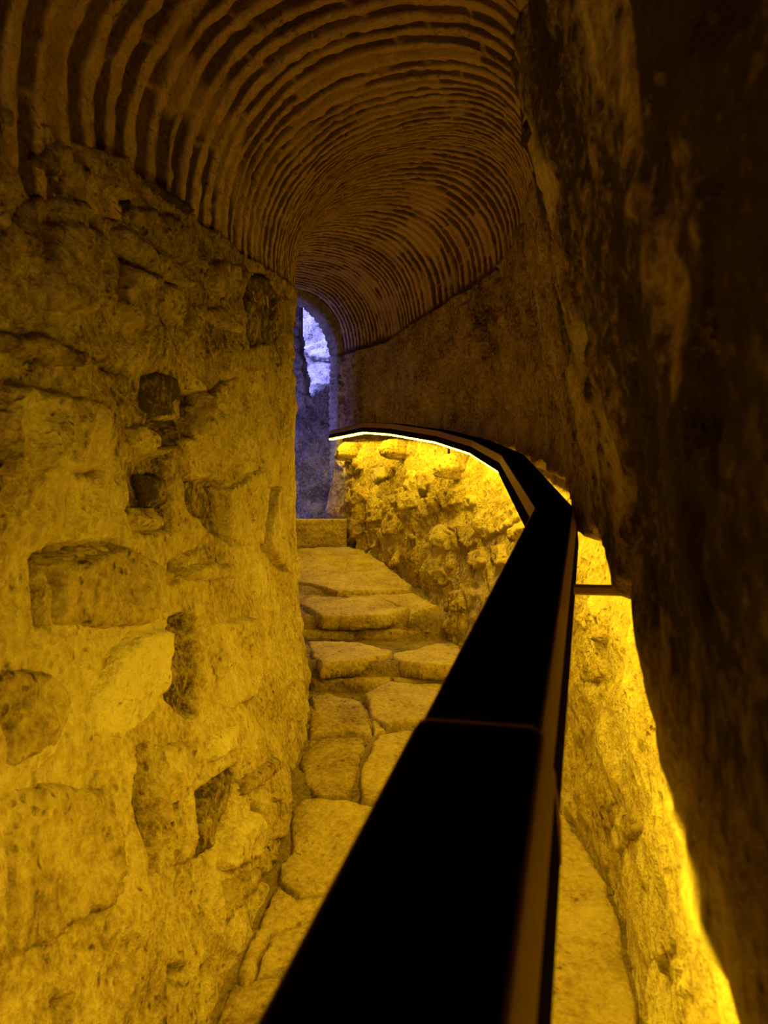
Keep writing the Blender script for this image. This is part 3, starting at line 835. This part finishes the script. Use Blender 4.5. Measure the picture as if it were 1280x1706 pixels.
def tube(name, pts, r, mat, parent, n=10):
    P = [np.array(p, float) for p in pts]
    V, F = [], []
    up0 = None
    for i, p in enumerate(P):
        t = P[min(i + 1, len(P) - 1)] - P[max(i - 1, 0)]; t /= np.linalg.norm(t)
        a = np.cross(t, (0, 0, 1.) if abs(t[2]) < .9 else (1., 0, 0)) if up0 is None else up0 - t * (up0 @ t)
        a /= np.linalg.norm(a); up0 = a
        b_ = np.cross(t, a)
        for k in range(n):
            w = 2 * math.pi * k / n
            V.append(p + r * (math.cos(w) * a + math.sin(w) * b_))
    for i in range(len(P) - 1):
        for k in range(n):
            F.append((i * n + k, i * n + (k + 1) % n, (i + 1) * n + (k + 1) % n, (i + 1) * n + k))
    F += [tuple(range(n))[::-1], tuple(range((len(P) - 1) * n, len(P) * n))]
    return link(name, V, F, mat, parent, None, True)


def rail_at(Y):
    i = int(np.clip(np.searchsorted(RAIL[:, 1], Y) - 1, 0, len(RAIL) - 2))
    t = (Y - RAIL[i, 1]) / (RAIL[i + 1, 1] - RAIL[i, 1])
    c = RAIL[i] * (1 - t) + RAIL[i + 1] * t
    d = (RAIL[i + 1] - RAIL[i])[:2]; d /= np.linalg.norm(d)
    return c, np.array([d[1], -d[0], 0])


for Y, drop, flat in BRACKETS:
    c, r = rail_at(Y)
    c = c + np.array([0, 0, -.067])
    if flat:
        # a flat bar from under the rail straight into the masonry
        d = np.array([-r[1], r[0], 0])
        V, F = [], []
        pts = [c - r * .02, c + r * .20]
        for p in pts:
            for a, z in ((-.010, 0), (.010, 0), (.013, -.004), (.013, -.014), (.010, -.018), (-.010, -.018), (-.013, -.014), (-.013, -.004)):
                V.append(p + d * a + np.array([0, 0, z]))
        m = 8
        F = [(k, (k + 1) % m, m + (k + 1) % m, m + k) for k in range(m)] + [tuple(range(m))[::-1], tuple(range(m, 2 * m))]
        link('wall_bracket', V, F, M_TRIM, rail, None, False)
    else:
        q = c + r * .02
        tube('wall_bracket', [q + (0, 0, .01), q + (0, 0, -drop)], .0075, M_RAIL, rail)
        # the stub of rock the pin is let into
        e = np.array([-r[1], r[0], 0]); k = int(np.argmin((RW.p[:, 0] - q[0] - r[0] * .1) ** 2 + (RW.p[:, 1] - q[1] - r[1] * .1) ** 2))
        s0, z0 = RW.s[k], q[2] - drop + .015
        poly = [(s0 + a * 1.1, z0 + b_) for a, b_ in ((-.045, .0), (.0, .012), (.05, -.004), (.075, -.07), (.05, -.14), (-.02, -.16), (-.07, -.10), (-.06, -.03))]
        wall_stone(RW, right_disp, poly, .26, .55, wr, False, int(1500 + 100 * Y), .009, rough=1.4)

# ------------------------------------------------------------------ the end of the passage: brick arch, rubble wall with a ragged opening, daylit rock behind
H = np.array([-.5, .866])          # heading of the passage at its end


def portal():
    R, L = np.array(END['R']), np.array(END['L'])
    mid = (R + L) / 2; half = (R - L) / 2
    hw = np.hypot(half[0], half[1]); e = half / hw
    nth, nd = 150, 26
    th = np.linspace(0, math.pi, nth)
    depth = .16
    zfl = floor_z(6.5) - .1
    # outline of the opening: jamb up, arch, jamb down
    rad = hw - .045
    out, nor, arc = [], [], []
    for z in np.arange(zfl, R[2], .02): out.append((rad, z - mid[2], 1, 0, -1)); 
    A = [(rad, z - mid[2], 1., 0.) for z in np.arange(zfl, mid[2], .016)]
    A += [(rad * math.cos(t), rad * math.sin(t), math.cos(t), math.sin(t)) for t in th]
    A += [(-rad, z - mid[2], -1., 0.) for z in np.arange(mid[2], zfl, -.016)]
    A = np.array(A)
    s = np.concatenate([[0], np.cumsum(np.hypot(np.diff(A[:, 0]), np.diff(A[:, 1])))])
    rows = []
    D = [(0.0, .30), (0.0, .06)] + [(v, 0.0) for v in np.linspace(0, depth, 16)] + [(depth, .35)]
    P, T = [], []
    for a_, (dd, rr) in [(k, v) for k, v in enumerate(D)]:
        x = A[:, 0] + A[:, 2] * rr; z = A[:, 1] + A[:, 3] * rr
        pts = np.stack([mid[0] + e[0] * x + H[0] * (dd - .02), mid[1] + e[1] * x + H[1] * (dd - .02), mid[2] + z], 1)
        f = s / .062; f = f - np.floor(f)
        br = sstep(.12, .22, np.minimum(f, 1 - f))
        dn = .012 * br + .012 * fbm(pts, 9, 3, 401) + .005 * fbm(pts, 40, 2, 402)
        pts[:, 0] -= e[0] * A[:, 2] * dn; pts[:, 1] -= e[1] * A[:, 2] * dn; pts[:, 2] -= A[:, 3] * dn
        P.append(pts); T.append(.45 + .3 * fbm(pts, 6, 2, 403) + .15 * br)
    P = np.array(P); T = np.array(T)
    o = link('trim_1', P.reshape(-1, 3), grid_faces(P.shape[0], P.shape[1]), M_GREY, None, T.ravel())
    tag(o, kind='structure')


portal()


def plane_wall(name, p0, p1, z0, z1, hole, seed, amp, step, thick, mat, scale=5., shade=.5):
    p0, p1 = np.array(p0), np.array(p1)
    L = np.linalg.norm(p1 - p0); e = (p1 - p0) / L
    n = np.array([-e[1], e[0]])
    if n[1] > 0: n = -n                      # towards the steps
    A, B = np.meshgrid(np.arange(0, L, step), np.arange(z0, z1, step), indexing='ij')
    u, z = A.ravel(), B.ravel()
    x, y = p0[0] + e[0] * u, p0[1] + e[1] * u
    p = V3(x, y, z)
    w1, w2, c = worley(p * np.array([scale, scale, scale * 1.4]), seed)
    d = amp * (sstep(.0, .22, w2 - w1) * (c - .1) + .8 * fbm(p, 4, 3, seed + 1) + .5 * fbm(p, 13, 3, seed + 2) + .2 * fbm(p, 40, 2, seed + 3))
    keep = np.ones(A.shape, bool)
    if hole is not None:
        sd = sdf_poly(hole, u, z) + .02 * fbm(p, 12, 3, seed + 6)
        keep = (sd < 0).reshape(A.shape)
    t = shade + .14 * fbm(p, 5, 3, seed + 4) + .2 * (c - .5)
    top = V3(x + n[0] * d, y + n[1] * d, z); base = V3(x - n[0] * thick, y - n[1] * thick, z)
    flip = (e[0] * 0 + 1) and (np.cross(np.append(e, 0), (0, 0, 1))[:2] @ n < 0)
    o = patch(name, A.shape, None, keep, top, base, mat, None, t, bool(flip))
    return tag(o, kind='structure')


plane_wall('wall_back', BACK0, BACK1, 1.0, 3.4, HOLE, 501, .035, .011, .07, M_GREY, 5., .2)
plane_wall('wall_outer', (.6, 8.7), (-2.6, 9.3), .8, 5.0, None, 521, .11, .02, .2, M_GREY, 3.2)


def area(name, loc, target, size, power, col):
    l = bpy.data.lights.new(name, 'AREA'); l.energy = power; l.color = col; l.shape = 'RECTANGLE'; l.size, l.size_y = size
    o = bpy.data.objects.new(name, l); COL.objects.link(o)
    import mathutils
    o.location = loc
    o.rotation_euler = (mathutils.Vector(target) - mathutils.Vector(loc)).to_track_quat('-Z', 'Y').to_euler()
    return o


for a_ in DAYLIGHT: area(*a_)
# added warm fill light behind the camera, lifts the vault and upper walls
l = bpy.data.lights.new('fill_behind_camera', 'SPOT'); l.energy = FILL_POWER; l.color = (1., .62, .14); l.spot_size = math.radians(62); l.spot_blend = 1; l.shadow_soft_size = .12
o = bpy.data.objects.new('fill_behind_camera', l); COL.objects.link(o); o.location = (-.50, -1.3, EYE + .25)
import mathutils
o.rotation_euler = (mathutils.Vector((.0, 2.4, EYE + 1.75)) - o.location).to_track_quat('-Z', 'Y').to_euler()

# ------------------------------------------------------------------ world, camera, colour
w = bpy.data.worlds.new('dark'); scene.world = w; w.use_nodes = True
w.node_tree.nodes['Background'].inputs[0].default_value = (.02, .02, .03, 1)
w.node_tree.nodes['Background'].inputs[1].default_value = .0
cam = bpy.data.cameras.new('camera'); co = bpy.data.objects.new('camera', cam); COL.objects.link(co)
co.location = (0, 0, EYE); co.rotation_euler = (math.pi / 2, 0, 0)
cam.sensor_fit = 'VERTICAL'; cam.sensor_height = 36; cam.sensor_width = 27; cam.lens = 36 * 1280 / 1706.
cam.clip_start = .01
cam.dof.use_dof = True; cam.dof.focus_distance = 3.9; cam.dof.aperture_fstop = 7.5
scene.camera = co
vs = scene.view_settings
vs.view_transform = 'Standard'; vs.look = 'None'; vs.gamma = 1; vs.use_curve_mapping = False
vs.exposure = EXPOSURE
cy = scene.cycles
cy.max_bounces = 10; cy.diffuse_bounces = 8; cy.glossy_bounces = 3; cy.transmission_bounces = 2
cy.use_denoising = True
cy.use_guiding = GUIDE
cy.sample_clamp_indirect = 8
cy.caustics_reflective = False; cy.caustics_refractive = False
